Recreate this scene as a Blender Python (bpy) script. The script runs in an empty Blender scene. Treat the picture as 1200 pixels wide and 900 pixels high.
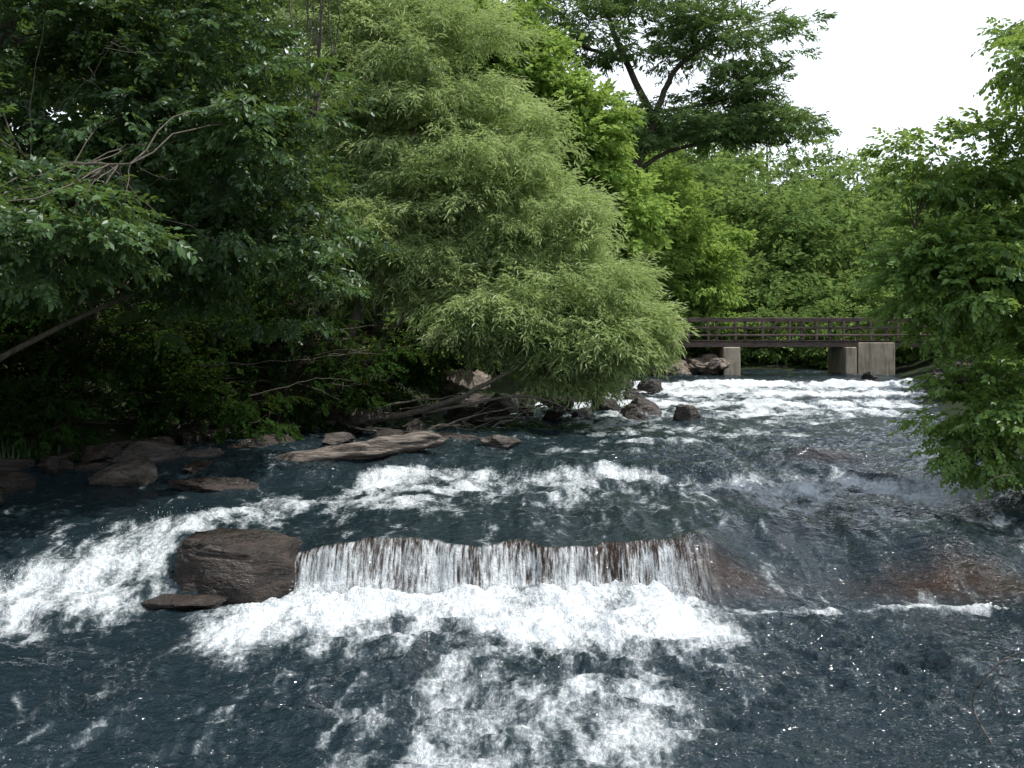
import bpy, math, numpy as np, bmesh
from mathutils import Vector
rng = np.random.default_rng(7)
sc = bpy.context.scene
sc.view_settings.view_transform='Standard'; sc.view_settings.look='None'; sc.view_settings.exposure=0
COL = sc.collection

# ------------------------------------------------------------ helpers
def smooth(t): 
    t=np.clip(t,0,1); return t*t*(3-2*t)
def hash2(ix,iy,s):
    h=(ix.astype(np.int64)*374761393+iy.astype(np.int64)*668265263+s*974634777)&0xffffffff
    h=((h^(h>>13))*1274126177)&0xffffffff
    h=h^(h>>16)
    return (h&0xffffff)/float(0xffffff)
def n2(x,y,s=0):
    ix=np.floor(x);iy=np.floor(y);fx=x-ix;fy=y-iy
    fx=fx*fx*fx*(fx*(fx*6-15)+10);fy=fy*fy*fy*(fy*(fy*6-15)+10)
    ix=ix.astype(np.int64);iy=iy.astype(np.int64)
    a=hash2(ix,iy,s);b=hash2(ix+1,iy,s);c=hash2(ix,iy+1,s);d=hash2(ix+1,iy+1,s)
    return (a*(1-fx)+b*fx)*(1-fy)+(c*(1-fx)+d*fx)*fy
def fbm(x,y,o=4,s=0,g=.5):
    t=0;a=1;w=0
    for i in range(o):
        c,sn=math.cos(i*1.1),math.sin(i*1.1)
        t=t+a*n2((x*c-y*sn)*2**i+i*17.3,(x*sn+y*c)*2**i-i*9.1,s+i*31);w+=a;a*=g
    return t/w
def fbms(x,y,o=4,s=0,g=.5):
    t=0;a=1;w=0
    for i in range(o):
        t=t+a*n2(x*2**i+i*17.3,y*2**i-i*9.1,s+i*31);w+=a;a*=g
    return t/w

def mk_mesh(name,V,F,mat=None,smoothf=True,attrs=None):
    V=np.asarray(V,dtype=np.float32);F=np.asarray(F,dtype=np.int32)
    me=bpy.data.meshes.new(name)
    me.vertices.add(len(V));me.vertices.foreach_set('co',V.ravel())
    k=F.shape[1]
    me.loops.add(F.size);me.loops.foreach_set('vertex_index',F.ravel())
    me.polygons.add(len(F));me.polygons.foreach_set('loop_start',np.arange(len(F),dtype=np.int32)*k)
    me.polygons.foreach_set('use_smooth',np.full(len(F),smoothf,dtype=bool))
    me.update(calc_edges=True)
    if attrs:
        for n,a in attrs.items():
            at=me.attributes.new(n,'FLOAT','POINT');at.data.foreach_set('value',np.asarray(a,dtype=np.float32))
    if mat: me.materials.append(mat)
    ob=bpy.data.objects.new(name,me)
    COL.objects.link(ob)
    return ob
def empty(name,loc=(0,0,0)):
    e=bpy.data.objects.new(name,None);e.empty_display_size=.2;COL.objects.link(e);return e

# ------------------------------------------------------------ node helpers
class N:
    def __init__(s,name):
        s.m=bpy.data.materials.new(name);s.m.use_nodes=True;s.t=s.m.node_tree;s.t.nodes.clear()
        s.out=s.n('ShaderNodeOutputMaterial')
    def n(s,ty,**kw):
        nd=s.t.nodes.new(ty)
        for k,v in kw.items(): setattr(nd,k,v)
        return nd
    def l(s,a,b): s.t.links.new(a,b)
    def attr(s,name): return s.n('ShaderNodeAttribute',attribute_name=name).outputs['Fac']
    def pos(s): return s.n('ShaderNodeNewGeometry').outputs['Position']
    def mapping(s,src,scale=(1,1,1),rot=(0,0,0),loc=(0,0,0)):
        m=s.n('ShaderNodeMapping');s.l(src,m.inputs['Vector']);m.inputs['Scale'].default_value=scale;m.inputs['Rotation'].default_value=rot;m.inputs['Location'].default_value=loc
        return m.outputs[0]
    def noise(s,vec,scale,detail=4,rough=.5,dist=0):
        x=s.n('ShaderNodeTexNoise');s.l(vec,x.inputs['Vector']);x.inputs['Scale'].default_value=scale;x.inputs['Detail'].default_value=detail
        x.inputs['Roughness'].default_value=rough;x.inputs['Distortion'].default_value=dist
        return x.outputs['Fac']
    def math(s,op,a,b=0.0,c=None,clamp=False):
        x=s.n('ShaderNodeMath',operation=op);x.use_clamp=clamp
        for i,v in enumerate((a,b,c)):
            if v is None: continue
            if isinstance(v,(int,float)): x.inputs[i].default_value=v
            else: s.l(v,x.inputs[i])
        return x.outputs[0]
    def ramp(s,fac,stops):
        r=s.n('ShaderNodeValToRGB');s.l(fac,r.inputs[0]);e=r.color_ramp.elements
        while len(e)<len(stops): e.new(.5)
        for i,(p,c) in enumerate(stops):
            e[i].position=p;e[i].color=(*c,1) if len(c)==3 else c
        return r.outputs[0]
    def mapr(s,v,a,b,c=0.,d=1.,smoothst=True):
        r=s.n('ShaderNodeMapRange');r.interpolation_type='SMOOTHSTEP' if smoothst else 'LINEAR'
        s.l(v,r.inputs['Value'])
        for k,q in zip(('From Min','From Max','To Min','To Max'),(a,b,c,d)): r.inputs[k].default_value=q
        return r.outputs[0]
    def mix(s,f,a,b):
        x=s.n('ShaderNodeMix',data_type='RGBA')
        if isinstance(f,(int,float)): x.inputs[0].default_value=f
        else: s.l(f,x.inputs[0])
        for i,v in ((6,a),(7,b)):
            if isinstance(v,tuple): x.inputs[i].default_value=(*v,1)
            else: s.l(v,x.inputs[i])
        return x.outputs[2]
    def bump(s,h,strength=.5,dist=.05,normal=None):
        b=s.n('ShaderNodeBump');s.l(h,b.inputs['Height']);b.inputs['Strength'].default_value=strength;b.inputs['Distance'].default_value=dist
        if normal: s.l(normal,b.inputs['Normal'])
        return b.outputs[0]
    def bsdf(s,color,rough=.6,spec=.5,normal=None):
        p=s.n('ShaderNodeBsdfPrincipled')
        if isinstance(color,tuple): p.inputs['Base Color'].default_value=(*color,1)
        else: s.l(color,p.inputs['Base Color'])
        if isinstance(rough,(int,float)): p.inputs['Roughness'].default_value=rough
        else: s.l(rough,p.inputs['Roughness'])
        p.inputs['Specular IOR Level'].default_value=spec
        if normal: s.l(normal,p.inputs['Normal'])
        return p
    def done(s,sh): s.l(sh,s.out.inputs[0]);return s.m

def leaf_mat(name,dark,mid,light,trans=.4,gloss=.05,tint=(.22,.30,.04)):
    k=N(name)
    v=k.attr('v')
    c=k.ramp(v,[(0.,dark),(.5,mid),(1.,light)])
    p=k.n('ShaderNodeBsdfDiffuse');k.l(c,p.inputs[0])
    tr=k.n('ShaderNodeBsdfTranslucent')
    tc=k.mix(.45,c,tint)
    k.l(tc,tr.inputs[0])
    m=k.n('ShaderNodeMixShader');m.inputs[0].default_value=trans
    k.l(p.outputs[0],m.inputs[1]);k.l(tr.outputs[0],m.inputs[2])
    o=m.outputs[0]
    if gloss:
        g=k.n('ShaderNodeBsdfGlossy');g.inputs['Roughness'].default_value=.42;g.inputs[0].default_value=(.9,.95,1,1)
        m2=k.n('ShaderNodeMixShader');m2.inputs[0].default_value=gloss
        k.l(o,m2.inputs[1]);k.l(g.outputs[0],m2.inputs[2]);o=m2.outputs[0]
    return k.done(o)

def bark_mat(name,a=(.05,.04,.03),b=(.16,.13,.10)):
    k=N(name);ps=k.pos()
    n=k.noise(k.mapping(ps,(8,8,2)),3,4,.65)
    c=k.ramp(n,[(.3,a),(.7,b)])
    return k.done(k.bsdf(c,.85,.2,k.bump(n,.8,.03)).outputs[0])

def rock_mat(name,a,b,c):
    k=N(name);ps=k.pos()
    n=k.noise(k.mapping(ps,(1,1,3.0),(0.3,.1,0)),2.4,7,.7,.3)
    n2_=k.noise(ps,16,4,.7)
    col=k.ramp(n,[(.30,a),(.5,b),(.70,c)])
    col=k.mix(k.mapr(n2_,.5,.7,0,.75),col,(.02,.019,.014))
    moss=k.noise(ps,1.7,3,.6)
    col=k.mix(k.mapr(moss,.55,.68,0,.55),col,(.030,.038,.013))
    h=k.math('ADD',n,k.math('MULTIPLY',n2_,.4))
    nr=k.bump(h,1.0,.10)
    r=k.mapr(n,.3,.7,.18,.5)
    return k.done(k.bsdf(col,r,.5,nr).outputs[0])

# ------------------------------------------------------------ river layout
LY=np.array([-20,4,10,13,16,19,23,27,32,42,50,60,400.]);LX=np.array([-9,-8.5,-8,-7.4,-6.6,-5.0,-3.2,-.2,3.0,5.3,6.,9,60])
RY=np.array([-20,4,10,14,18,24,35,42,50,60,400.]);RX=np.array([9,7.8,6.9,6.9,8.2,10,14,15.6,16.5,14,50])
def bank_d(x,y):
    w=(fbm(x*.6,y*.6,3,5)-.5)*.9
    d=np.maximum(np.interp(y,LY,LX)-x, x-np.interp(y,RY,RX))+w
    return np.maximum(d,(y-48)*.5)
WLY=np.array([-20,9,10.2,10.7,13.8,14.6,26,36,60,400.]);WLZ=np.array([0,.02,.1,.55,.63,.82,.92,1.22,1.25,1.25])
def ground_z(x,y):
    d=bank_d(x,y)
    wl=np.interp(y,WLY,WLZ)
    z=np.where(d<0,wl-.12+np.maximum(d,-1.)*.5,wl-.12+.32*np.minimum(d,4)+.5*smooth((d-3)/12)*4+np.maximum(d-15,0)*.12)
    left=smooth((np.interp(y,LY,LX)-x-2)/14)
    z=z+left*3.0
    z=z+np.clip(y-52,0,70)*.16*smooth((d+1)/4)
    z=z+(fbm(x*.3,y*.3,4,9)-.5)*1.2*smooth(d/3)+(fbm(x*2,y*2,3,19)-.5)*.12
    return z

# ------------------------------------------------------------ ground
gx=np.concatenate([-np.geomspace(25,400,40)[::-1],np.linspace(-24.5,30,300),np.geomspace(31,400,40)])
gy=np.concatenate([-np.geomspace(10,200,14)[::-1],np.linspace(-9,60,320),np.geomspace(61,500,60)])
GX,GY=np.meshgrid(gx,gy)
GZ=ground_z(GX,GY)
nx,ny=len(gx),len(gy)
def gridF(nx,ny):
    i=np.arange(nx-1)[None,:]+np.arange(ny-1)[:,None]*nx
    i=i.ravel();return np.stack([i,i+1,i+nx+1,i+nx],1)
k=N('ground_soil');ps=k.pos()
n=k.noise(ps,1.2,5,.65);n_b=k.noise(ps,18,3,.7)
c=k.ramp(n,[(.3,(.014,.013,.009)),(.5,(.018,.026,.010)),(.75,(.028,.045,.014))])
c=k.mix(k.mapr(n_b,.5,.75,0,.6),c,(.032,.024,.015))
gmat=k.done(k.bsdf(c,.9,.15,k.bump(n_b,.8,.05)).outputs[0])
mk_mesh('ground',np.stack([GX.ravel(),GY.ravel(),GZ.ravel()],1),gridF(nx,ny),gmat)

# ------------------------------------------------------------ water
ys=[3.0]
while ys[-1]<52:
    y=ys[-1]
    dy=.0032*y if y<22 else .0026*y
    if 9.85<y<10.85: dy=.012
    ys.append(y+dy)
ys=np.array(ys);us=np.linspace(-1.05,.95,1250)
U,Y=np.meshgrid(us,ys);X=U*Y
nu,nv=len(us),len(ys)
def G(x,c,w): return np.exp(-((x-c)/w)**2)
def band(x,a,b,s): return smooth((x-a)/s+.5)*smooth((b-x)/s+.5)
wob=(fbm(X*.9,Y*0+3,3,2)-.5)
flute=(n2(X*19,Y*0,71)-.5)*.03+(n2(X*6,Y*0,72)-.5)*.14
rightw=smooth((X-1.5)/1.3);leftw=smooth((-3.3-X)/.6)
yb=10.15+wob*.65+flute*(1-rightw)-.10*smooth((X-1.2)/1.4)
w=.22*np.ones_like(X)+.24*(n2(X*2.3,Y*0,73))+leftw*2.6+rightw*(2.1-1.2*G(X,4.7,.8))
yb2=yb-leftw*(.9+.35*np.clip(-3.2-X,0,4))-rightw*.2
t=(Y-yb2)/w
prof=np.where(t<1, 1-(1-np.clip(t,0,1))**1.9, 1)
topz=.49+(fbm(X*1.3,Y*0+1,3,74)-.5)*.16
Z=topz*prof*(1-leftw)*(1-rightw)+topz*smooth(t)*np.maximum(leftw,rightw*(1-leftw))
Z=Z+np.clip(Y-10.4,0,3.6)*.028
yc=13.9+(fbm(X*.7,Y*0+8,3,12)-.5)*1.7
t2=(Y-yc)/(.6+.6*n2(X*.8,Y*0,13))
Z=Z+.19*smooth(t2)
Z=Z+np.clip(Y-15,0,11)*.009
yA=27+(fbm(X*.4,Y*0,3,21)-.5)*3.0;yB=30.8+(fbm(X*.35,Y*0,3,22)-.5)*3.2;yC=34.6+(fbm(X*.35,Y*0,3,23)-.5)*.8
Z=Z+.08*smooth((Y-yA)/.8)+.09*smooth((Y-yB)/.8)+.15*smooth((Y-yC)/.5)
# ---- foam mask
pat=fbm(X*.9+fbm(X*.5,Y*.5,2,33)*2,Y*.45,4,34)
pat2=fbm(X*2.1,Y*1.1,3,35)
pc=smooth((pat-.3)/.4)
F=np.zeros_like(X)
dist=yb-Y
ap=np.exp(-np.clip(dist-.3-1.1*pc,0,9)/.75)*smooth((dist+.08)/.10)*band(X,-2.9+.15*dist,1.9+.12*dist,.8)
F=np.maximum(F,1.25*ap)
strk=fbms(X*1.6+fbm(X*.7,Y*.7,2,37)*1.2,Y*.5,4,38,.6)
F=np.maximum(F,(.18+.62*smooth((strk-.34)/.33))*band(X,-2.4+.2*dist,1.6,1.8)*smooth((9.9-Y)/.8)*(1-.3*smooth((8-Y)/3)))
F=np.maximum(F,.85*G(X,1.0,.8)*G(Y,8.4,.7))
cx=-3.0+(Y-12.6)*.52+(pat-.5)*.8
cw=.38+.20*np.clip(12.6-Y,0,5)
F=np.maximum(F,1.12*np.exp(-((X-cx)/cw)**2)*band(Y,8.9,12.6,1.0)*(.7+.5*pat2))
F=np.maximum(F,.95*G(X,-5.0,1.0)*G(Y,9.6,.75))
F=np.maximum(F,.66*G(X,-4.1,1.4)*G(Y,10.6,.9))
F=np.maximum(F,.72*band(X,-3.4,-.8,.7)*G(Y,12.7,.6)*(.5+pat))
d2=yc-Y
br2=.62+.7*smooth((fbm(X*.55,Y*.3,3,36)-.32)/.25)
F=np.maximum(F,np.clip(1.2*smooth((d2+.75)/.5)*np.exp(-np.clip(d2-.1,0,9)/.5)*band(X,-2.2,6.2,.8)*br2,0,1.2))
F=np.maximum(F,.70*smooth((d2+.2)/.4)*np.exp(-np.clip(d2-.5,0,9)/1.1)*band(X,-2.4,5.0,1.0)*(.4+.9*smooth((strk-.3)/.4)))
F=np.maximum(F,1.0*G(X,-1.2,1.0)*G(Y,13.5,.5))
F=np.maximum(F,1.0*G(X-.25*(Y-17.3),2.6,.85)*G(Y,17.4,.45)*(.6+.8*pat2))
F=np.maximum(F,.62*G(X,1.2,1.0)*G(Y,16.4,.4))
F=np.maximum(F,.62*band(X,0,7,1.5)*band(Y,18.5,23,2)*pc)
F=np.maximum(F,.85*band(X,1.0,9.5,1.5)*band(Y,22.5,27.5,2)*(.35+.8*pc))
for yq,aa in ((yA,1.25),(yB,1.35),(yC,1.5)):
    dq=yq-Y
    F=np.maximum(F,aa*smooth((dq+.9)/.5)*np.exp(-np.clip(dq-.2,0,9)/1.4)*(.75+.5*pc))
F=np.where((Y>26)&(Y<35.0),np.maximum(F,.74*(.5+.7*pc)),F)
F=np.maximum(F,.9*band(X,1.9,5.8,.6)*G(Y-(pat-.5)*.8,9.75,.14)*(.5+pat))
F=np.maximum(F,.5*band(X,2.2,6.0,.6)*G(Y-(pat-.5),11.8,.2)*pat*1.5)
F=F+.20*(pat-.5)-.05
wmask=smooth((-bank_d(X,Y)+.2)/.7)
F=F*wmask
lipy=smooth((t+.05)/.1)*smooth((1.10-t)/.22)
fall=band(X,-2.75,1.85,.6)*lipy
fall2=band(X,1.7,5.6,.6)*lipy
F=F*(1-np.clip(fall+fall2*.3,0,1))
Fc=np.clip(F,0,1)
qx=X+(fbm(X*2.2,Y*1.6,2,90)-.5)*.28;qy=Y+(fbm(X*2.2,Y*1.6,2,91)-.5)*.3
det=fbms(qx*4.0,qy*1.6,6,92,.68)
rd=1-np.abs(2*fbm(qx*5.2,qy*2.6,3,93)-1)
lace=(det-.5)*1.9+(rd-.78)*.7*(1-Fc**2)
foamv=F+lace
# ---- displacement
rid=lambda x,y,s,o=3:1-np.abs(2*fbm(x,y,o,s)-1)*2
wx=X+(fbm(X*.8,Y*.8,2,50)-.5)*.8; wy=Y+(fbm(X*.8,Y*.8,2,51)-.5)*.8
calm=(rid(wx*.9,wy*1.7,61)-.5)*.055+(rid(wx*2.4,wy*5.0,62)-.5)*.040+(rid(wx*6.5,wy*12,63,2)-.5)*.014
calm=calm*(.5+.8*smooth((fbm(X*.35,Y*.35,2,77)-.3)/.4))*(1+.35*smooth((9.8-Y)/1))
tong=band(X,-.5,6.5,1.5)*band(Y,10.4,13.3,1.0)
tl=(rid(wx*3.0,wy*.8,65,3)-.5)*.035+(rid(wx*1.1,wy*.7,66,2)-.5)*.055
calm=calm*(1-.7*tong)+tl*tong
rough=(fbm(wx*1.8,wy*2.2,6,64,.62)-.45)*.32
ff=1-np.clip(fall+fall2*.3,0,1)
nearlip=1-.85*band(X,-2.7,1.9,.4)*np.exp(-np.clip(Y-10.4,0,9)/.5)*(Y>10.35)
leftamp=1-.5*smooth((-3-X)/3)*smooth((Y-12.5)/2)  # scales ripple height down toward the upper left bank
Z=Z+(calm*(1-.3*Fc)*leftamp+rough*Fc**1.5*.9)*ff*nearlip
Z=Z+.17*np.minimum(ap,1)*np.exp(-np.clip(dist,0,9)/.4)*(-.1+1.3*fbm(X*4,Y*4,5,80,.65))
Z=Z+.14*G(X,4.9,.9)*G(Y,15.9,.35)+.12*G(X,2.6,.9)*G(Y,17.5,.45)
Z=Z+.12*G(X,2.3,.5)*G(Y,10.5,.35)+.08*G(X,4.5,1.1)*G(Y,10.8,.35)+.08*G(X,3.1,.5)*G(Y,11.8,.3)
Z=Z-.05*G(X,4.9,1.0)*G(Y,15.2,.4)
Z=Z-.30*G(X,-2.85,.5)*G(Y,10.25,.35)
rockshow=np.clip(.6*G(X,4.9,.8)*G(Y,15.65,.3)+1.0*G(X,4.5,1.2)*G(Y,10.3,.28)*(2*pat)+1.0*fall+.8*G(X,2.2,.5)*G(Y,10.2,.25),0,1)

k=N('river_water');ps=k.pos()
foam=k.attr('foam');fl=k.attr('fall');rs=k.attr('rockshow')
a2=k.noise(k.mapping(ps,(1.5,1.0,1)),17,4,.75,0)
fm=k.mapr(k.math('ADD',foam,k.math('MULTIPLY',k.math('SUBTRACT',a2,.5),1.3)),.32,1.2)
st=k.noise(k.mapping(ps,(1,.15,.10)),26,4,.75,.15)
stB=k.noise(k.mapping(ps,(1,.15,.02)),2.3,2,.5)
sf=k.math('ADD',st,k.math('MULTIPLY',k.math('SUBTRACT',1.,k.attr('fallt')),.15))
sf=k.math('ADD',sf,k.math('MULTIPLY',k.math('SUBTRACT',stB,.5),.40))
stf=k.math('MULTIPLY',k.mapr(sf,.45,.72,0,.88),fl)
fm=k.math('MAXIMUM',fm,stf,clamp=True)
wn=k.noise(k.mapping(ps,(1,1.8,1)),7,3,.6,0)
nb=k.bump(wn,.75,.09)
deep=k.mix(rs,(.010,.019,.024),(.026,.015,.009))
deep=k.mix(k.mapr(foam,.1,.9,0,.5),deep,(.10,.135,.145))
pw=k.bsdf(deep,.05,.5,nb);pw.inputs['IOR'].default_value=1.36
nf=k.bump(k.math('ADD',a2,k.math('MULTIPLY',fm,.3)),.8,.07)
pf=k.n('ShaderNodeBsdfDiffuse');k.l(k.mix(k.mapr(a2,.3,.7),(.52,.58,.61),(.78,.81,.82)),pf.inputs[0]);k.l(nf,pf.inputs['Normal'])
mx=k.n('ShaderNodeMixShader');k.l(fm,mx.inputs[0]);k.l(pw.outputs[0],mx.inputs[1]);k.l(pf.outputs[0],mx.inputs[2])
wmat=k.done(mx.outputs[0])
mk_mesh('river_water',np.stack([X.ravel(),Y.ravel(),Z.ravel()],1),gridF(nu,nv),wmat,True,
   {'foam':foamv.ravel(),'fall':fall.ravel(),'rockshow':rockshow.ravel(),'fallt':np.clip(t,0,1).ravel()})
r=np.random.default_rng(90)
pr=[]
for i in range(2400):
    q=r.random()
    if q<.6: x,y=r.uniform(-2.2,1.9),10.1-abs(r.normal(0,.25));z=.05+abs(r.normal(0,.09))
    elif q<.85: y=r.uniform(9.2,12.0);x=-3.4+(y-12.6)*.52+r.normal(0,.3);z=.50*max(0,min(1,(y-9)/3))+.08+abs(r.normal(0,.05))
    else: x,y=r.uniform(-1.8,5.4),13.8+r.normal(0,.25);z=.78+abs(r.normal(0,.06))
    pr.append((x,y,z))
pr=np.array(pr);rr=r.uniform(.002,.006,len(pr))
oc=np.array([(1,0,0),(-1,0,0),(0,1,0),(0,-1,0),(0,0,1),(0,0,-1)],float);of=np.array([(0,2,4),(2,1,4),(1,3,4),(3,0,4),(2,0,5),(1,2,5),(3,1,5),(0,3,5)])
V=(pr[:,None]+rr[:,None,None]*oc[None]).reshape(-1,3);Fq=(of[None]+np.arange(len(pr))[:,None,None]*6).reshape(-1,3)
k=N('spray_white');spm=k.done(k.bsdf((.8,.83,.85),.3,.5).outputs[0])
mk_mesh('water_spray',V,Fq,spm,True)

# ------------------------------------------------------------ foliage
def leaf_tmpl(kind,r):
    V=[];Fq=[];vv=[]
    if kind=='broad': nl,wd,tl,jit=12,.56,3.4,.15
    elif kind=='narrow': nl,wd,tl,jit=20,.20,3.4,.42
    elif kind=='needle': nl,wd,tl,jit=14,.30,2.4,.2
    else: nl,wd,tl,jit=9,.66,2.4,.38
    for i in range(nl):
        s=(i+.4)/nl*tl
        side=1 if r.random()<.5 else -1
        if kind=='broad': side=1 if i%2 else -1
        ang=side*math.radians(r.uniform(35,70) if kind=='broad' else r.uniform(5,75))
        if i==nl-1: ang=r.uniform(-.2,.2)
        L=r.uniform(.65,1.25)*(1.0 if s<tl*.75 else .8);W=L*wd/2
        d=np.array([math.cos(ang),math.sin(ang),r.uniform(-.6,.25)]);d/=np.linalg.norm(d)
        up=np.array([r.uniform(-.8,.8),r.uniform(-.8,.8),1.]);sd=np.cross(up,d);sd/=np.linalg.norm(sd);nn=np.cross(d,sd)
        b=np.array([s,r.uniform(-jit,jit),-.02*s*s+r.uniform(-jit,jit)]);f=.18*W*2
        if kind=='narrow': b[2]-=.045*s*s
        base=len(V);sag=-nn*.12*L
        if kind=='broad':
            pts=[b,b+d*L*.32+sd*W+nn*f,b+d*L*.68+sd*W*.8+nn*f+sag*.5,b+d*L+sag,b+d*L*.68-sd*W*.8+nn*f+sag*.5,b+d*L*.32-sd*W+nn*f]
            V+=pts;Fq+=[(base,base+3,base+2,base+1),(base,base+5,base+4,base+3)]
        else:
            pts=[b,b+d*L*.42+sd*W+nn*f,b+d*L+sag,b+d*L*.42-sd*W+nn*f]
            V+=pts;Fq+=[(base,base+3,base+2,base+1)]
        vv+=[r.uniform(-.18,.18)]*len(pts)
    return np.array(V),np.array(Fq),np.array(vv)
NT=8
TM={kd:[leaf_tmpl(kd,np.random.default_rng(i+5)) for i in range(NT)] for kd in ('broad','narrow','needle','far')}

def foliage_arrays(P,D,S,vals,kind,r):
    Vs=[];Fs=[];As=[];off=0
    grp=r.integers(0,NT,len(P))
    for g in range(NT):
        m=grp==g
        p,d,s,v=P[m],D[m],S[m],vals[m]
        if len(p)==0: continue
        tv,tf,ta=TM[kind][g]
        d=d/np.linalg.norm(d,axis=1)[:,None]
        up=np.stack([r.normal(0,.4,len(p)),r.normal(0,.4,len(p)),np.ones(len(p))],1)
        b=np.cross(up,d);b/=np.linalg.norm(b,axis=1)[:,None]+1e-9;c=np.cross(d,b)
        V=p[:,None,:]+s[:,None,None]*(tv[None,:,0,None]*d[:,None]+tv[None,:,1,None]*b[:,None]+tv[None,:,2,None]*c[:,None])
        n=len(tv)
        Fq=tf[None]+(np.arange(len(p))*n)[:,None,None]+off
        Vs.append(V.reshape(-1,3));Fs.append(Fq.reshape(-1,4));As.append((v[:,None]+ta[None]).ravel());off+=len(p)*n
    return np.concatenate(Vs),np.concatenate(Fs),np.clip(np.concatenate(As),0,1)

def unit(n,r):
    v=r.normal(size=(n,3));return v/np.linalg.norm(v,axis=1)[:,None]

def tube(path,rad,seg=7):
    path=np.array(path,float);rad=np.array(rad,float);n=len(path)
    T=np.gradient(path,axis=0);T/=np.linalg.norm(T,axis=1)[:,None]+1e-9
    ref=np.array([.3,.9,.1]) if abs(T[0][1])<.8 else np.array([1.,0,0])
    A=np.cross(T,ref);A/=np.linalg.norm(A,axis=1)[:,None]+1e-9;B=np.cross(T,A)
    th=np.arange(seg)/seg*2*math.pi
    V=path[:,None]+rad[:,None,None]*(np.cos(th)[None,:,None]*A[:,None]+np.sin(th)[None,:,None]*B[:,None])
    Fq=[]
    for i in range(n-1):
        for j in range(seg):
            Fq.append((i*seg+j,i*seg+(j+1)%seg,(i+1)*seg+(j+1)%seg,(i+1)*seg+j))
    return V.reshape(-1,3),Fq
def curve_pts(ctrl,n=16,jit=0,r=None):
    ctrl=np.array(ctrl,float);m=len(ctrl)
    t=np.linspace(0,m-1,n);out=[]
    P=np.vstack([2*ctrl[0]-ctrl[1],ctrl,2*ctrl[-1]-ctrl[-2]])
    for q in t:
        i=min(int(q),m-2);f=q-i;p0,p1,p2,p3=P[i],P[i+1],P[i+2],P[i+3]
        out.append(.5*((2*p1)+(-p0+p2)*f+(2*p0-5*p1+4*p2-p3)*f*f+(-p0+3*p1-3*p2+p3)*f**3))
    out=np.array(out)
    if jit and r is not None: out[1:]+=r.normal(0,jit,(n-1,3))
    return out
class Tubes:
    def __init__(s): s.V=[];s.F=[];s.o=0
    def add(s,path,rad,seg=7):
        v,f=tube(path,rad,seg);s.V.append(v);s.F.append(np.array(f)+s.o);s.o+=len(v)
    def obj(s,name,mat): return mk_mesh(name,np.concatenate(s.V),np.concatenate(s.F),mat)

BARK=bark_mat('bark_grey_brown',(.06,.052,.042),(.17,.15,.12))
BARKD=bark_mat('bark_dark',(.025,.02,.015),(.09,.075,.055))

def crown(blobs,kind,leaf,padr,twigs,r,droop=.35,shell=.45,flat=.6):
    P=[];D=[];S=[];Vv=[];pads=[]
    for (cx,cy,cz,rx,ry,rz,npad) in blobs:
        u=unit(npad,r);rr=r.random(npad)**shell
        c=np.array([cx,cy,cz])+u*rr[:,None]*np.array([rx,ry,rz])
        for i in range(npad):
            pr=padr*r.uniform(.55,1.3);m=max(3,int(twigs*r.uniform(.6,1.3)*(pr/padr)**2))
            q=unit(m,r);q[:,2]=np.abs(q[:,2])*r.uniform(.6,1,m)-.25
            pos=c[i]+q*pr*(r.random(m)**.5)[:,None]*np.array([1,1,flat])
            d=q*np.array([1,1,.5])+u[i]*.5+np.array([0,0,-droop])*r.uniform(.3,1.6,m)[:,None]+r.normal(0,.25,(m,3))
            P.append(pos);D.append(d);S.append(leaf*r.uniform(.75,1.25,m));Vv.append(np.full(m,r.uniform(.15,.85))+r.normal(0,.10,m))
            pads.append(c[i])
    return np.concatenate(P),np.concatenate(D),np.concatenate(S),np.concatenate(Vv),np.array(pads)

def tree(name,trunks,blobs,kind,leaf,padr,twigs,mat,seed,bark=BARK,droop=.35,shell=.45,flat=.6,branch_r=.018,bfrac=.6):
    r=np.random.default_rng(seed)
    e=empty(name)
    tb=Tubes();nodes=[]
    for ctrl,r0,r1 in trunks:
        pts=curve_pts(ctrl,22,.02*r0/.15,r);tb.add(pts,np.linspace(r0,r1,22),9);nodes.append(pts[4:])
    nodes=np.concatenate(nodes)
    P,D,S,Vv,pads=crown(blobs,kind,leaf,padr,twigs,r,droop,shell,flat)
    for p in pads:
        if r.random()>bfrac: continue
        dd=np.linalg.norm(nodes-p,axis=1)+np.maximum(0,nodes[:,2]-p[2])*.8
        a=nodes[np.argmin(dd)];L=np.linalg.norm(p-a)
        mid=(a+p)/2+r.normal(0,.07*L,3)+np.array([0,0,.06*L])
        q=curve_pts([a,mid,p],8,.012*L,r)
        rr=branch_r*(.6+.35*L)
        tb.add(q,np.linspace(rr,rr*.25,8),5)
    t=tb.obj('trunk_and_branches',bark);t.parent=e
    V,Fq,A=foliage_arrays(P,D,S,Vv,kind,r)
    f=mk_mesh('crown_leaves',V,Fq,mat,False,{'v':A});f.parent=e
    return e

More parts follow.
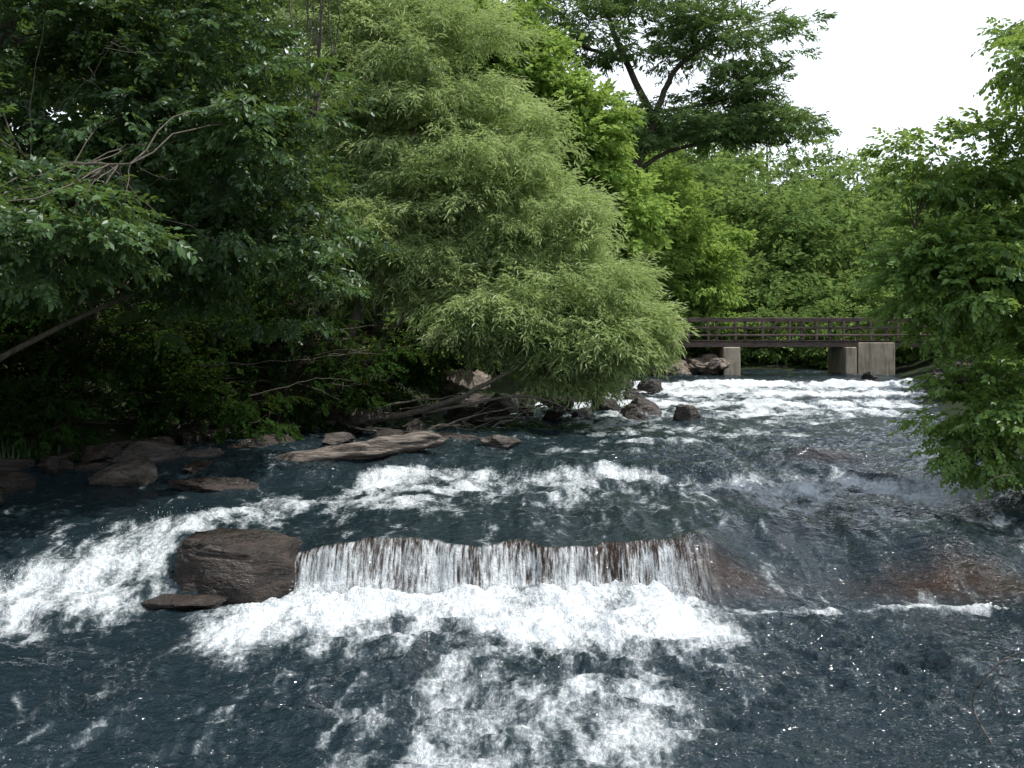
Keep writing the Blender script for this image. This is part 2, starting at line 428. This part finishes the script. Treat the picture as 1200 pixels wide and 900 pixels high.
M_alder=leaf_mat('leaf_alder',(.022,.050,.017),(.050,.105,.032),(.11,.205,.058),.38,.03)
M_dark=leaf_mat('leaf_understory_shaded',(.009,.020,.006),(.016,.036,.009),(.030,.065,.016),.2,0)  # leaf colours darkened to paint in the shade under the canopy
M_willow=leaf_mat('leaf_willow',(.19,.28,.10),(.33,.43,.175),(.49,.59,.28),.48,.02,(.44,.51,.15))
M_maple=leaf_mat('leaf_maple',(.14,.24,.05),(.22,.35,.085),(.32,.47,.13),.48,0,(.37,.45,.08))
M_pine=leaf_mat('leaf_pine',(.07,.13,.045),(.13,.21,.08),(.21,.32,.13),.42,0)
M_far=leaf_mat('leaf_forest',(.08,.145,.045),(.155,.245,.075),(.26,.375,.12),.42,0,(.31,.39,.09))
M_right=leaf_mat('leaf_river_birch',(.06,.13,.03),(.13,.24,.05),(.24,.38,.09),.5,.03,(.38,.47,.07))

tree('alder_tree',
 [([(-8.6,13.5,.6),(-8.2,13.4,3),(-7.2,13.3,5.4),(-6.2,13.2,8)],.22,.06),
  ([(-8.5,13.5,1.2),(-6.8,12.9,4.4),(-5.3,11.6,4.6),(-4.1,10.8,4.5)],.05,.012),
  ([(-8.3,13.4,2.4),(-6.2,13.6,4.2),(-4.4,13.9,5.2),(-2.8,14.3,5.6)],.07,.012),
  ([(-8.2,14,1.8),(-6.,15.2,3.2),(-4.2,15.6,3.8),(-2.6,15.8,4.1)],.05,.012)],
 [(-6.6,13,6.2,3.2,2.4,2.3,140),(-4.1,13.6,5.5,1.9,1.8,1.9,75),(-5.2,10.6,3.75,1.15,.9,.6,22),(-6.6,11.6,4.6,1.6,1.0,1.2,36),
  (-3.5,15.2,4.2,1.5,1.3,1.5,45),(-8.5,13,4,2.2,2,2,50),(-5.8,15.3,4.2,2.4,1.0,1.6,50),(-5.5,13.5,8.6,4.0,2.6,1.4,70)],  # last blob: unseen canopy added overhead to shade the bank beneath
 'broad',.10,.5,24,M_alder,11,BARK,.35,.42,.5,.010,.75)
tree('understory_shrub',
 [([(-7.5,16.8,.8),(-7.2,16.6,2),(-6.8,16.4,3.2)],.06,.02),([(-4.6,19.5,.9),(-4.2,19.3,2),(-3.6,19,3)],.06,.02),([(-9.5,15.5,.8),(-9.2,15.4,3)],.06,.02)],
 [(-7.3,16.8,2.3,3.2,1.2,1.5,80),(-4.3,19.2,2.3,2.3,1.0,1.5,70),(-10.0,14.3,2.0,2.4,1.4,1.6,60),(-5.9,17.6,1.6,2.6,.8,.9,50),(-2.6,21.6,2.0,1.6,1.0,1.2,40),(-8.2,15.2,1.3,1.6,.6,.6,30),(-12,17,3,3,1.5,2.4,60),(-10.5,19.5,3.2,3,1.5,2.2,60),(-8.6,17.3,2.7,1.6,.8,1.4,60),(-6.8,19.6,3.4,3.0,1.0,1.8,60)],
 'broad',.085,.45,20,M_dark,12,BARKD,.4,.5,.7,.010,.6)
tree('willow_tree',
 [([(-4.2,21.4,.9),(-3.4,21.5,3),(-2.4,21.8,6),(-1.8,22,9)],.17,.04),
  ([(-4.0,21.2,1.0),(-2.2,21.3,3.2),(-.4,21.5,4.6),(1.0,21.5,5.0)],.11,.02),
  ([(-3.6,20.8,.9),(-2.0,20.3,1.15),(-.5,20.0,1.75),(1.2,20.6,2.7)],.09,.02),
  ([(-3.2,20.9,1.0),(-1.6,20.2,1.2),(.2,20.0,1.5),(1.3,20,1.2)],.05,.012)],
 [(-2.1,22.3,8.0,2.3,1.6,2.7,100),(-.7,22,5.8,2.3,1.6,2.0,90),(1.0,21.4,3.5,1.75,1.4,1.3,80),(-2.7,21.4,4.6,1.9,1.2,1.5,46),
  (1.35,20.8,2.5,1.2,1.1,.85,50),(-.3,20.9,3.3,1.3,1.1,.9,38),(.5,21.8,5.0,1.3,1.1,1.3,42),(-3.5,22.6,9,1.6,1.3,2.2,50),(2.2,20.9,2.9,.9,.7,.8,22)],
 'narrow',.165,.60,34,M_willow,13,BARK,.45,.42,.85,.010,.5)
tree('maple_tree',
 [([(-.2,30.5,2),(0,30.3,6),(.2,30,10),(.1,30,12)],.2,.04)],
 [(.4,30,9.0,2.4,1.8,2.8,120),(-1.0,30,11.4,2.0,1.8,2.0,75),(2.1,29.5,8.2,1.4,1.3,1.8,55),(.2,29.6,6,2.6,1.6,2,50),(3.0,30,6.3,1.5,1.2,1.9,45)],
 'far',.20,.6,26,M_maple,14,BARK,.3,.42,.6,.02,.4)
tree('pine_tree',
 [([(4.2,43,2),(4.3,43,6.5),(5.0,43,9.5),(6.0,43,12),(4.6,43,15),(3.6,43,18)],.30,.08),
  ([(5.0,43,9.4),(6.4,43,10.6),(9.0,43,11.2),(11.6,43,11.0)],.12,.03),
  ([(6.0,43,12),(7.0,43,14.2),(8.6,43,15.4),(10.4,43,16.4)],.15,.03),
  ([(4.7,43,14.6),(2.6,43,15.4),(0.4,43,16.4)],.10,.03),
  ([(5.8,43,12.4),(7.4,43,12.6),(9.6,43,13.0)],.10,.03)],
 [(3.2,43,16.0,4.0,2.4,1.8,40),(9.2,43,15.6,3.6,2.4,1.9,55),(7.2,43,11.9,3.4,2.2,1.0,42),(10.9,43,11.8,2.3,1.6,.6,26),(0,43,15.6,2.6,2,2.2,30),(5.8,43,18.4,4.5,2.4,1.5,40),(9.8,43,13.4,2.4,2,.7,28)],
 'needle',.26,.85,20,M_pine,15,BARKD,.1,.5,.35,.022,.8)
tree('sweetgum_tree',
 [([(6.5,48,2),(6.6,48,6),(6.4,48,11)],.25,.06),([(4.4,46,2),(4.2,46,7)],.2,.05)],
 [(6.4,47.5,8.4,2.6,2,3.2,100),(4.9,46,5.6,2.6,1.8,2.8,80),(8.8,49,6.2,2.4,2,3.2,80),(2.4,46,9.5,2.4,2,3.5,60)],
 'far',.26,.8,22,M_maple,16,BARK,.35,.42,.6,.02,.3)
tree('river_birch_tree',
 [([(8.0,13.4,.7),(7.7,13.2,3),(7.1,13,5.2),(6.8,12.8,7)],.13,.03),
  ([(7.9,13.2,1.0),(7.0,12.8,2.4),(6.0,12.6,3.4),(5.0,12.5,4.0)],.05,.012),
  ([(7.9,13.0,.8),(7.0,12.6,1.5),(6.1,12.4,1.7),(5.5,12.3,1.2)],.04,.010)],
 [(5.65,12.7,3.5,.95,1.0,1.0,65),(6.3,12.9,3.6,1.1,1.0,1.1,55),(5.85,12.9,4.7,1.0,1.0,.8,48),(5.85,12.5,1.7,.62,.6,.85,34),(7.6,13,4.2,1.5,1.6,2.4,90),(7.4,12.8,6.4,1.2,1.2,.7,30),
  (6.9,13,2.0,1.1,1.0,1.2,50),(6.1,11.6,5.95,.75,.5,.5,15)],
 'broad',.085,.32,19,M_right,17,BARKD,.35,.55,.6,.008,.8)
tree('boxelder_tree',
 [([(19,33,2),(19,33,6),(18.4,33,9)],.2,.05)],
 [(17.5,32,5,2.6,2,3.4,80),(21,33,6,3,2,4.5,80),(17.2,29,3,2.0,1.6,1.6,40)],
 'far',.26,.7,20,M_right,18,BARK,.35,.42,.6,.02,.3)

def forest(name,trees,kind,leaf,padr,twigs,mat,seed,npads,bark=BARKD):
    r=np.random.default_rng(seed);e=empty(name);tb=Tubes();bl=[]
    for (x,y,top,w) in trees:
        g=float(ground_z(np.array([x]),np.array([y]))[0])
        h=top-g
        tb.add(curve_pts([(x,y,g-.3),(x+r.normal(0,.2),y,g+h*.4),(x+r.normal(0,.3),y,g+h*.75)],8),np.linspace(.02*h,.03,8),6)
        bl.append((x,y,g+h*.62,w,w,h*.40,int(npads*.62)));bl.append((x+r.normal(0,w*.3),y-.3*w,g+h*.3,w*.9,w*.8,h*.28,int(npads*.38)))
    P,D,S,Vv,pads=crown(bl,kind,leaf,padr,twigs,r,.3,.4,.6)
    V,Fq,A=foliage_arrays(P,D,S,np.clip(Vv+(fbm(P[:,0]*.16,P[:,1]*.12,2,4)-.5)*1.3,0,1),kind,r)
    t=tb.obj('trunks',bark);t.parent=e
    f=mk_mesh('leaves',V,Fq,mat,False,{'v':A});f.parent=e
forest('left_bank_woodland',[(-7,27,13.5,3.2),(-11.5,24,14,3.4),(-4,29,14,2.8),(-16,21,14,3.5),(-9,31,17,3.4),(-12,18,11,2.6),(-3.5,36,18,3.2),(0,39,15,2.6),(-21,26,16,4),(-6,23.5,7,2.4)],
 'far',.26,.8,18,M_alder,41,110)
r=np.random.default_rng(40)
tr=[]
for y,top,n,w in ((54,7.5,13,2.6),(62,12,12,3.0),(72,16,12,3.4),(84,21.0,12,3.8),(98,26,12,4.4)):
    for i in range(n):
        x=-6+ (i+.5)/n*(y*.72+8)+r.normal(0,1.0)
        px=x/y
        drop=np.interp(px,[.1,.22,.28,.35,.6],[1.08,1.12,.95,.80,.62])
        tr.append((x,y+r.normal(0,2),top*drop*r.uniform(.86,1.08),w*r.uniform(.75,1.2)))
forest('distant_forest',tr,'far',.40,1.1,12,M_far,42,58)
forest('riverside_bushes',[(x,y,t_,w) for x,y,t_,w in ((7,50,4.2,1.8),(10,51,3.6,1.9),(13,51,4.2,1.9),(16,50,4.4,1.8),(19,47,5,2),(5,45,4,1.5),(3,38,4.5,1.6),(17.5,38,4.0,1.3),(21,41,5,2),(24,44,6,2.4),(0.5,32,3.6,1.4),(-1.8,27.5,3.4,1.2))],
 'far',.20,.6,16,M_far,43,60)

# ------------------------------------------------------------ grass on left bank
r=np.random.default_rng(50)
nb_=7000
gxp=r.uniform(-11,-3,nb_*3);gyp=r.uniform(13,24,nb_*3)
d=bank_d(gxp,gyp);m=(d>.0)&(d<1.2)&(n2(gxp*.8,gyp*.8,3)>.42);gxp,gyp=gxp[m][:nb_],gyp[m][:nb_]
gz=ground_z(gxp,gyp);n_=len(gxp)
h=r.uniform(.15,.42,n_);an=r.uniform(0,6.28,n_);wv=.009
dx,dy=np.cos(an),np.sin(an);le=r.uniform(.1,.5,n_)*h
b0=np.stack([gxp-dy*wv,gyp+dx*wv,gz-.03],1);b1=np.stack([gxp+dy*wv,gyp-dx*wv,gz-.03],1)
m0=np.stack([gxp-dy*wv*.7+dx*le*.35,gyp+dx*wv*.7+dy*le*.35,gz+h*.6],1);m1=np.stack([gxp+dy*wv*.7+dx*le*.35,gyp-dx*wv*.7+dy*le*.35,gz+h*.6],1)
tp=np.stack([gxp+dx*le,gyp+dy*le,gz+h],1)
V=np.stack([b0,b1,m1,m0,tp,tp+.001],1).reshape(-1,3);ix=np.arange(n_)[:,None]*6
Fq=np.concatenate([ix+np.array([0,1,2,3]),ix+np.array([3,2,4,5])])
mk_mesh('grass',V,Fq,M_alder,False,{'v':np.repeat(r.uniform(.1,.8,n_),6)})

# ------------------------------------------------------------ rocks
R_brown=rock_mat('rock_brown',(.022,.018,.015),(.060,.048,.040),(.16,.135,.118))
R_dark=rock_mat('rock_wet_dark',(.008,.006,.005),(.020,.014,.011),(.060,.041,.031))
R_tan=rock_mat('rock_tan',(.08,.065,.05),(.20,.16,.125),(.36,.30,.25))
bm=bmesh.new();bmesh.ops.create_icosphere(bm,subdivisions=5,radius=1)
ICO=np.array([v.co[:] for v in bm.verts]);ICF=np.array([[v.index for v in f.verts] for f in bm.faces]);bm.free()
def rock_arr(c,dim,rot,seed,cuts=14,box=.72):
    r=np.random.default_rng(seed);V=ICO.copy()
    V=np.sign(V)*np.abs(V)**box
    warp=(fbm(V[:,0]*1.2+seed*3.1+V[:,2],V[:,1]*1.2-V[:,2]*.7,3,seed+9)-.5)
    V=V*(1+(.5 if box>.6 else .15)*warp)[:,None]
    for i in range(cuts):
        n=unit(1,r)[0];o=r.uniform(.5,.88)*(1 if box>.6 else 1.45);q=V@n-o
        V-=np.clip(q,0,None)[:,None]*n*.97
    rad=fbm(V[:,0]*1.8+V[:,2]*1.3+seed,V[:,1]*1.8-V[:,2],5,seed)-.5
    rad2=fbm(V[:,0]*4+seed,V[:,2]*10+V[:,1]*4,4,seed+3)-.5
    V=V*(1+(.24 if box>.6 else .12)*rad+.18*rad2)[:,None]
    V=V*np.array(dim)/2*(1.12 if box>.6 else 1.0)
    ca,sa=math.cos(rot),math.sin(rot)
    V=np.stack([V[:,0]*ca-V[:,1]*sa,V[:,0]*sa+V[:,1]*ca,V[:,2]],1)+np.array(c)
    return V
def rock(name,c,dim,rot=0,seed=1,mat=R_brown,cuts=14,box=.72):
    return mk_mesh(name,rock_arr(c,dim,rot,seed,cuts,box),ICF,mat,True)
rock('rock_ledge',(-2.80,10.50,.20),(1.18,.95,.76),-.05,3,R_dark,6,.30)
rock('flat_rock',(-3.30,9.85,.02),(1.0,.42,.14),.08,5,R_dark)
for c,dm,ro,sd,mt in [
 ((-5.75,15.6,.80),(1.35,.8,.6),.05,6,R_brown),((-5.6,14.2,.66),(.95,.7,.5),-.2,7,R_brown),((-6.5,15.0,.68),(.9,.7,.35),.3,8,R_dark),
 ((-4.1,13.6,.62),(1.1,.5,.24),.1,9,R_dark),((-3.0,19.4,1.08),(1.1,.7,.5),-.3,10,R_brown),((-2.3,18.6,.86),(.7,.5,.3),.2,11,R_dark),
 ((-.15,17.2,.84),(.75,.5,.28),.2,12,R_brown),((-.25,23.2,1.12),(.75,.6,.6),.1,13,R_brown),((.35,23.6,.98),(.4,.4,.4),.4,14,R_dark),
 ((3.05,23.4,1.0),(.95,.7,.55),.15,15,R_brown),((2.3,24.4,1.0),(.9,.6,.55),-.1,16,R_dark),((3.95,22.6,.94),(.75,.55,.42),.5,17,R_brown),((2.75,22.2,.9),(.6,.4,.28),.1,26,R_dark),
 ((-1.1,26.2,1.6),(1.3,.9,.8),.2,18,R_tan),((-1.2,24.4,1.1),(1.2,.8,.5),.2,19,R_brown),((-.9,21.8,.95),(1.5,.6,.4),-.2,20,R_dark),((1.2,24.9,1.1),(1.0,.8,.5),.2,27,R_dark),
 ((-4.3,17.3,.8),(1.2,.7,.3),.2,21,R_dark),((-1.2,18.2,.8),(1.5,.5,.25),.2,22,R_dark),((-7.3,14.4,.7),(1.3,.9,.4),.2,23,R_dark),
 ((1.9,27.2,1.15),(1.0,.7,.6),0,24,R_dark),((12.9,36.2,1.15),(.5,.4,.7),.4,25,R_dark),
 ((-4.6,14.8,.7),(.5,.4,.25),.3,41,R_dark),((-4.9,15.9,.78),(.7,.5,.35),.9,42,R_brown),((-3.1,17.6,.84),(.6,.4,.3),.2,43,R_brown),((-1.9,19.6,.92),(.55,.45,.35),.6,44,R_dark),
 ((.9,22.6,.95),(.5,.4,.35),.2,45,R_dark),((3.4,27.6,1.05),(.7,.5,.45),.8,46,R_dark),((4.3,31.0,1.2),(.9,.6,.5),.1,47,R_dark),((1.6,22.9,.95),(.55,.4,.3),.4,48,R_brown)]:
    rock('river_rock',c,dm,ro,sd,mt)
def pile(name,pts,mat,seed):
    r=np.random.default_rng(seed);Vs=[];Fs=[];o=0
    for (c,s_) in pts:
        v=rock_arr(c,(s_*r.uniform(.9,1.4),s_,s_*r.uniform(.6,.9)),r.uniform(0,3),int(r.integers(1000)),9);Vs.append(v);Fs.append(ICF+o);o+=len(v)
    mk_mesh(name,np.concatenate(Vs),np.concatenate(Fs),mat)
r=np.random.default_rng(60)
pile('riprap_rocks',[((r.uniform(5.8,8.8),r.uniform(40.8,44),1.3+r.uniform(0,.45)),r.uniform(.35,.8)) for i in range(34)],R_tan,61)
pp=[]
for i in range(26):
    a=r.uniform(0,3);pp.append(((11.8+a+r.uniform(-.4,.8),27+a*1.6,1.0+r.uniform(.1,.75)),r.uniform(.5,1.2)))
pile('bank_boulders',pp,R_dark,62)
pile('shore_rocks',[((float(np.interp(q,LY,LX))+r.normal(.25,.35),q,float(np.interp(q,WLY,WLZ))+r.uniform(-.05,.1)),r.uniform(.15,.6)) for q in np.linspace(11,33,80)],R_dark,63)

# ------------------------------------------------------------ driftwood
k=N('driftwood');ps=k.pos()
n=k.noise(k.mapping(ps,(1.2,9,14),(0,0,.1)),2.5,6,.65,.2)
c=k.ramp(n,[(.36,(.035,.029,.023)),(.5,(.13,.11,.092)),(.70,(.32,.28,.245))])
dmat=k.done(k.bsdf(c,.7,.3,k.bump(n,.9,.06)).outputs[0])
pth=curve_pts([(-4.0,15.3,.66),(-3.2,15.5,.79),(-2.3,15.7,.90),(-1.6,15.8,1.0),(-1.05,15.85,1.07)],40)
rad=np.interp(np.linspace(0,1,40),[0,.15,.6,.9,.97,1],[.05,.18,.25,.19,.12,.02])
v,f=tube(pth,rad,28)
v[:,2]+= (fbm(v[:,0]*2,v[:,1]*9,4,8)-.5)*.2; v[:,1]+=(fbm(v[:,0]*2,v[:,2]*12,4,9)-.5)*.2
ax=np.repeat(pth[:,2],28);v[:,2]=ax+(v[:,2]-ax)*.66
mk_mesh('driftwood_log',v,f,dmat)
tb=Tubes();r=np.random.default_rng(70)
for a,b,rr in [((-3.6,19.6,1.0),(-.8,20.6,1.5),.035),((-2.8,19.2,.95),(-.2,20.2,1.05),.03),((-1.6,19.4,.9),(.9,20.2,1.35),.022),((-.4,19.8,.9),(1.9,20.6,1.5),.018),((-5.2,16.6,2.2),(-2.3,16.2,2.45),.012),((-2.9,18.6,1.0),(-1.0,19.2,1.0),.02),((-4.8,18.3,1.6),(-2.8,18.0,1.9),.012),((-6.0,12.5,5.2),(-4.4,11.3,6.1),.010),((-5.6,11.9,4.4),(-3.6,11.4,4.7),.008),((-3.4,19.4,2.4),(-1.2,19.2,2.9),.01)]:
    a=np.array(a);b=np.array(b)
    tb.add(curve_pts([a,(a+b)/2+r.normal(0,.15,3),b],14,.015,r),np.linspace(rr,rr*.3,14),6)
    for j in range(5):
        t_=r.uniform(.3,.9);s_=a+(b-a)*t_;e_=s_+(b-a)*r.uniform(.1,.25)+r.normal(0,.22,3)
        tb.add(curve_pts([s_,(s_+e_)/2+r.normal(0,.04,3),e_],8,.008,r),np.linspace(rr*.4,rr*.12,8),5)
tb.obj('fallen_branches',BARK)
tb=Tubes()
tb.add(curve_pts([(3.15,6.6,-.05),(3.05,6.65,.18),(3.08,6.6,.36),(3.25,6.55,.55),(3.5,6.5,.6)],20),np.linspace(.007,.003,20),5)
tb.add(curve_pts([(3.4,6.9,-.05),(3.32,6.9,.2),(3.4,6.85,.35)],14),np.linspace(.005,.002,14),5)
tb.add(curve_pts([(5.4,11.2,.5),(5.25,11.2,.75),(5.3,11.15,1.05),(5.6,11.1,1.15)],14),np.linspace(.010,.003,14),5)
tb.obj('dry_reed_stems',dmat)

# ------------------------------------------------------------ bridge
k=N('weathered_wood');ps=k.pos()
n=k.noise(k.mapping(ps,(1,4,6)),3,4,.6)
c=k.ramp(n,[(.3,(.07,.053,.047)),(.7,(.20,.155,.135))])
WOOD=k.done(k.bsdf(c,.8,.2,k.bump(n,.4,.02)).outputs[0])
k=N('concrete');ps=k.pos()
n=k.noise(ps,1.6,6,.7);st=k.noise(k.mapping(ps,(3,3,.4)),2,3,.6)
c=k.ramp(n,[(.3,(.28,.24,.18)),(.7,(.50,.45,.37))])
c=k.mix(k.mapr(st,.45,.7,0,.7),c,(.14,.12,.085))
CONC=k.done(k.bsdf(c,.85,.2,k.bump(n,.4,.03)).outputs[0])
class Boxes:
    def __init__(s): s.V=[];s.F=[];s.o=0
    def add(s,x0,x1,y0,y1,z0,z1,b=.012):
        bm=bmesh.new();bmesh.ops.create_cube(bm,size=1)
        for v in bm.verts: v.co=Vector(((x0+x1)/2+v.co.x*(x1-x0),(y0+y1)/2+v.co.y*(y1-y0),(z0+z1)/2+v.co.z*(z1-z0)))
        bmesh.ops.bevel(bm,geom=bm.edges[:],offset=b,segments=1,affect='EDGES')
        bmesh.ops.triangulate(bm,faces=bm.faces[:])
        bm.verts.index_update()
        s.V+= [v.co[:] for v in bm.verts];s.F+=[[v.index+s.o for v in f.verts] for f in bm.faces];s.o=len(s.V);bm.free()
    def obj(s,name,mat,parent):
        o=mk_mesh(name,np.array(s.V),np.array(s.F),mat,False);o.parent=parent;return o
br=empty('footbridge')
B=Boxes()
xL,xR=2.5,26.
B.add(xL,xR,42.0,42.14,2.36,2.60);B.add(xL,xR,43.7,43.84,2.36,2.60)
B.obj('beams',WOOD,br)
B=Boxes();x_=xL
while x_<xR: B.add(x_,x_+.19,41.92,43.92,2.604,2.655,.006);x_+=.2
B.obj('deck_planks',WOOD,br)
B=Boxes()
x_=xL+.1
while x_<xR:
    for yy in (41.95,43.78): B.add(x_,x_+.11,yy+.001,yy+.111,2.657,3.50)
    x_+=1.18
B.obj('posts',WOOD,br)
B=Boxes()
for yy in (41.9,43.9):
    B.add(xL,xR,yy-.045,yy+.046,3.44,3.54);B.add(xL,xR,yy-.02,yy+.045,3.13,3.21);B.add(xL,xR,yy-.02,yy+.045,2.82,2.90)
B.add(xL,xR,41.84,42.08,3.542,3.58)
B.obj('rails',WOOD,br)
B=Boxes();B.add(8.8,9.5,41.8,44.1,.6,2.358,.03);B.obj('pier',CONC,br)
B=Boxes();B.add(13.85,14.30,41.7,44.1,.6,2.358,.03);B.add(14.42,15.95,41.85,41.915,.5,2.55,.02);B.add(14.42,15.95,42.145,43.69,.5,2.598,.02);B.obj('abutment',CONC,br)

# ------------------------------------------------------------ light / world / camera
az,el=math.radians(100),math.radians(64)
S=Vector((math.sin(az)*math.cos(el),math.cos(az)*math.cos(el),math.sin(el)))
sun=bpy.data.lights.new('sun','SUN');sun.energy=4.9;sun.angle=math.radians(.5);sun.color=(1,.96,.9)
so=bpy.data.objects.new('sun',sun);COL.objects.link(so);so.rotation_euler=(-S).to_track_quat('-Z','Y').to_euler()
w=bpy.data.worlds.new('World');sc.world=w;w.use_nodes=True;nt=w.node_tree;nt.nodes.clear()
o=nt.nodes.new('ShaderNodeOutputWorld');bg=nt.nodes.new('ShaderNodeBackground');bg.inputs[1].default_value=.15
sk=nt.nodes.new('ShaderNodeTexSky');sk.sky_type='NISHITA';sk.sun_disc=False;sk.sun_elevation=el;sk.sun_rotation=az;sk.dust_density=2.0
tc=nt.nodes.new('ShaderNodeTexCoord');sx=nt.nodes.new('ShaderNodeSeparateXYZ');nt.links.new(tc.outputs['Generated'],sx.inputs[0])
mr=nt.nodes.new('ShaderNodeMapRange');mr.interpolation_type='SMOOTHSTEP';nt.links.new(sx.outputs[2],mr.inputs[0])
mr.inputs[1].default_value=.25;mr.inputs[2].default_value=.8;mr.inputs[3].default_value=.92;mr.inputs[4].default_value=.2
mxx=nt.nodes.new('ShaderNodeMix');mxx.data_type='RGBA';nt.links.new(mr.outputs[0],mxx.inputs[0]);nt.links.new(sk.outputs[0],mxx.inputs[6]);mxx.inputs[7].default_value=(9.2,9.9,10.7,1)
nt.links.new(mxx.outputs[2],bg.inputs[0]);nt.links.new(bg.outputs[0],o.inputs[0])
cam=bpy.data.cameras.new('camera');co=bpy.data.objects.new('camera',cam);COL.objects.link(co)
co.location=(0,0,2.6);co.rotation_euler=(math.radians(90),0,0)
cam.sensor_width=36;cam.lens=36*1178/1200;cam.shift_y=-50/1200;cam.clip_start=.1;cam.clip_end=1500
sc.camera=co
print('verts',sum(len(m.vertices) for m in bpy.data.meshes))
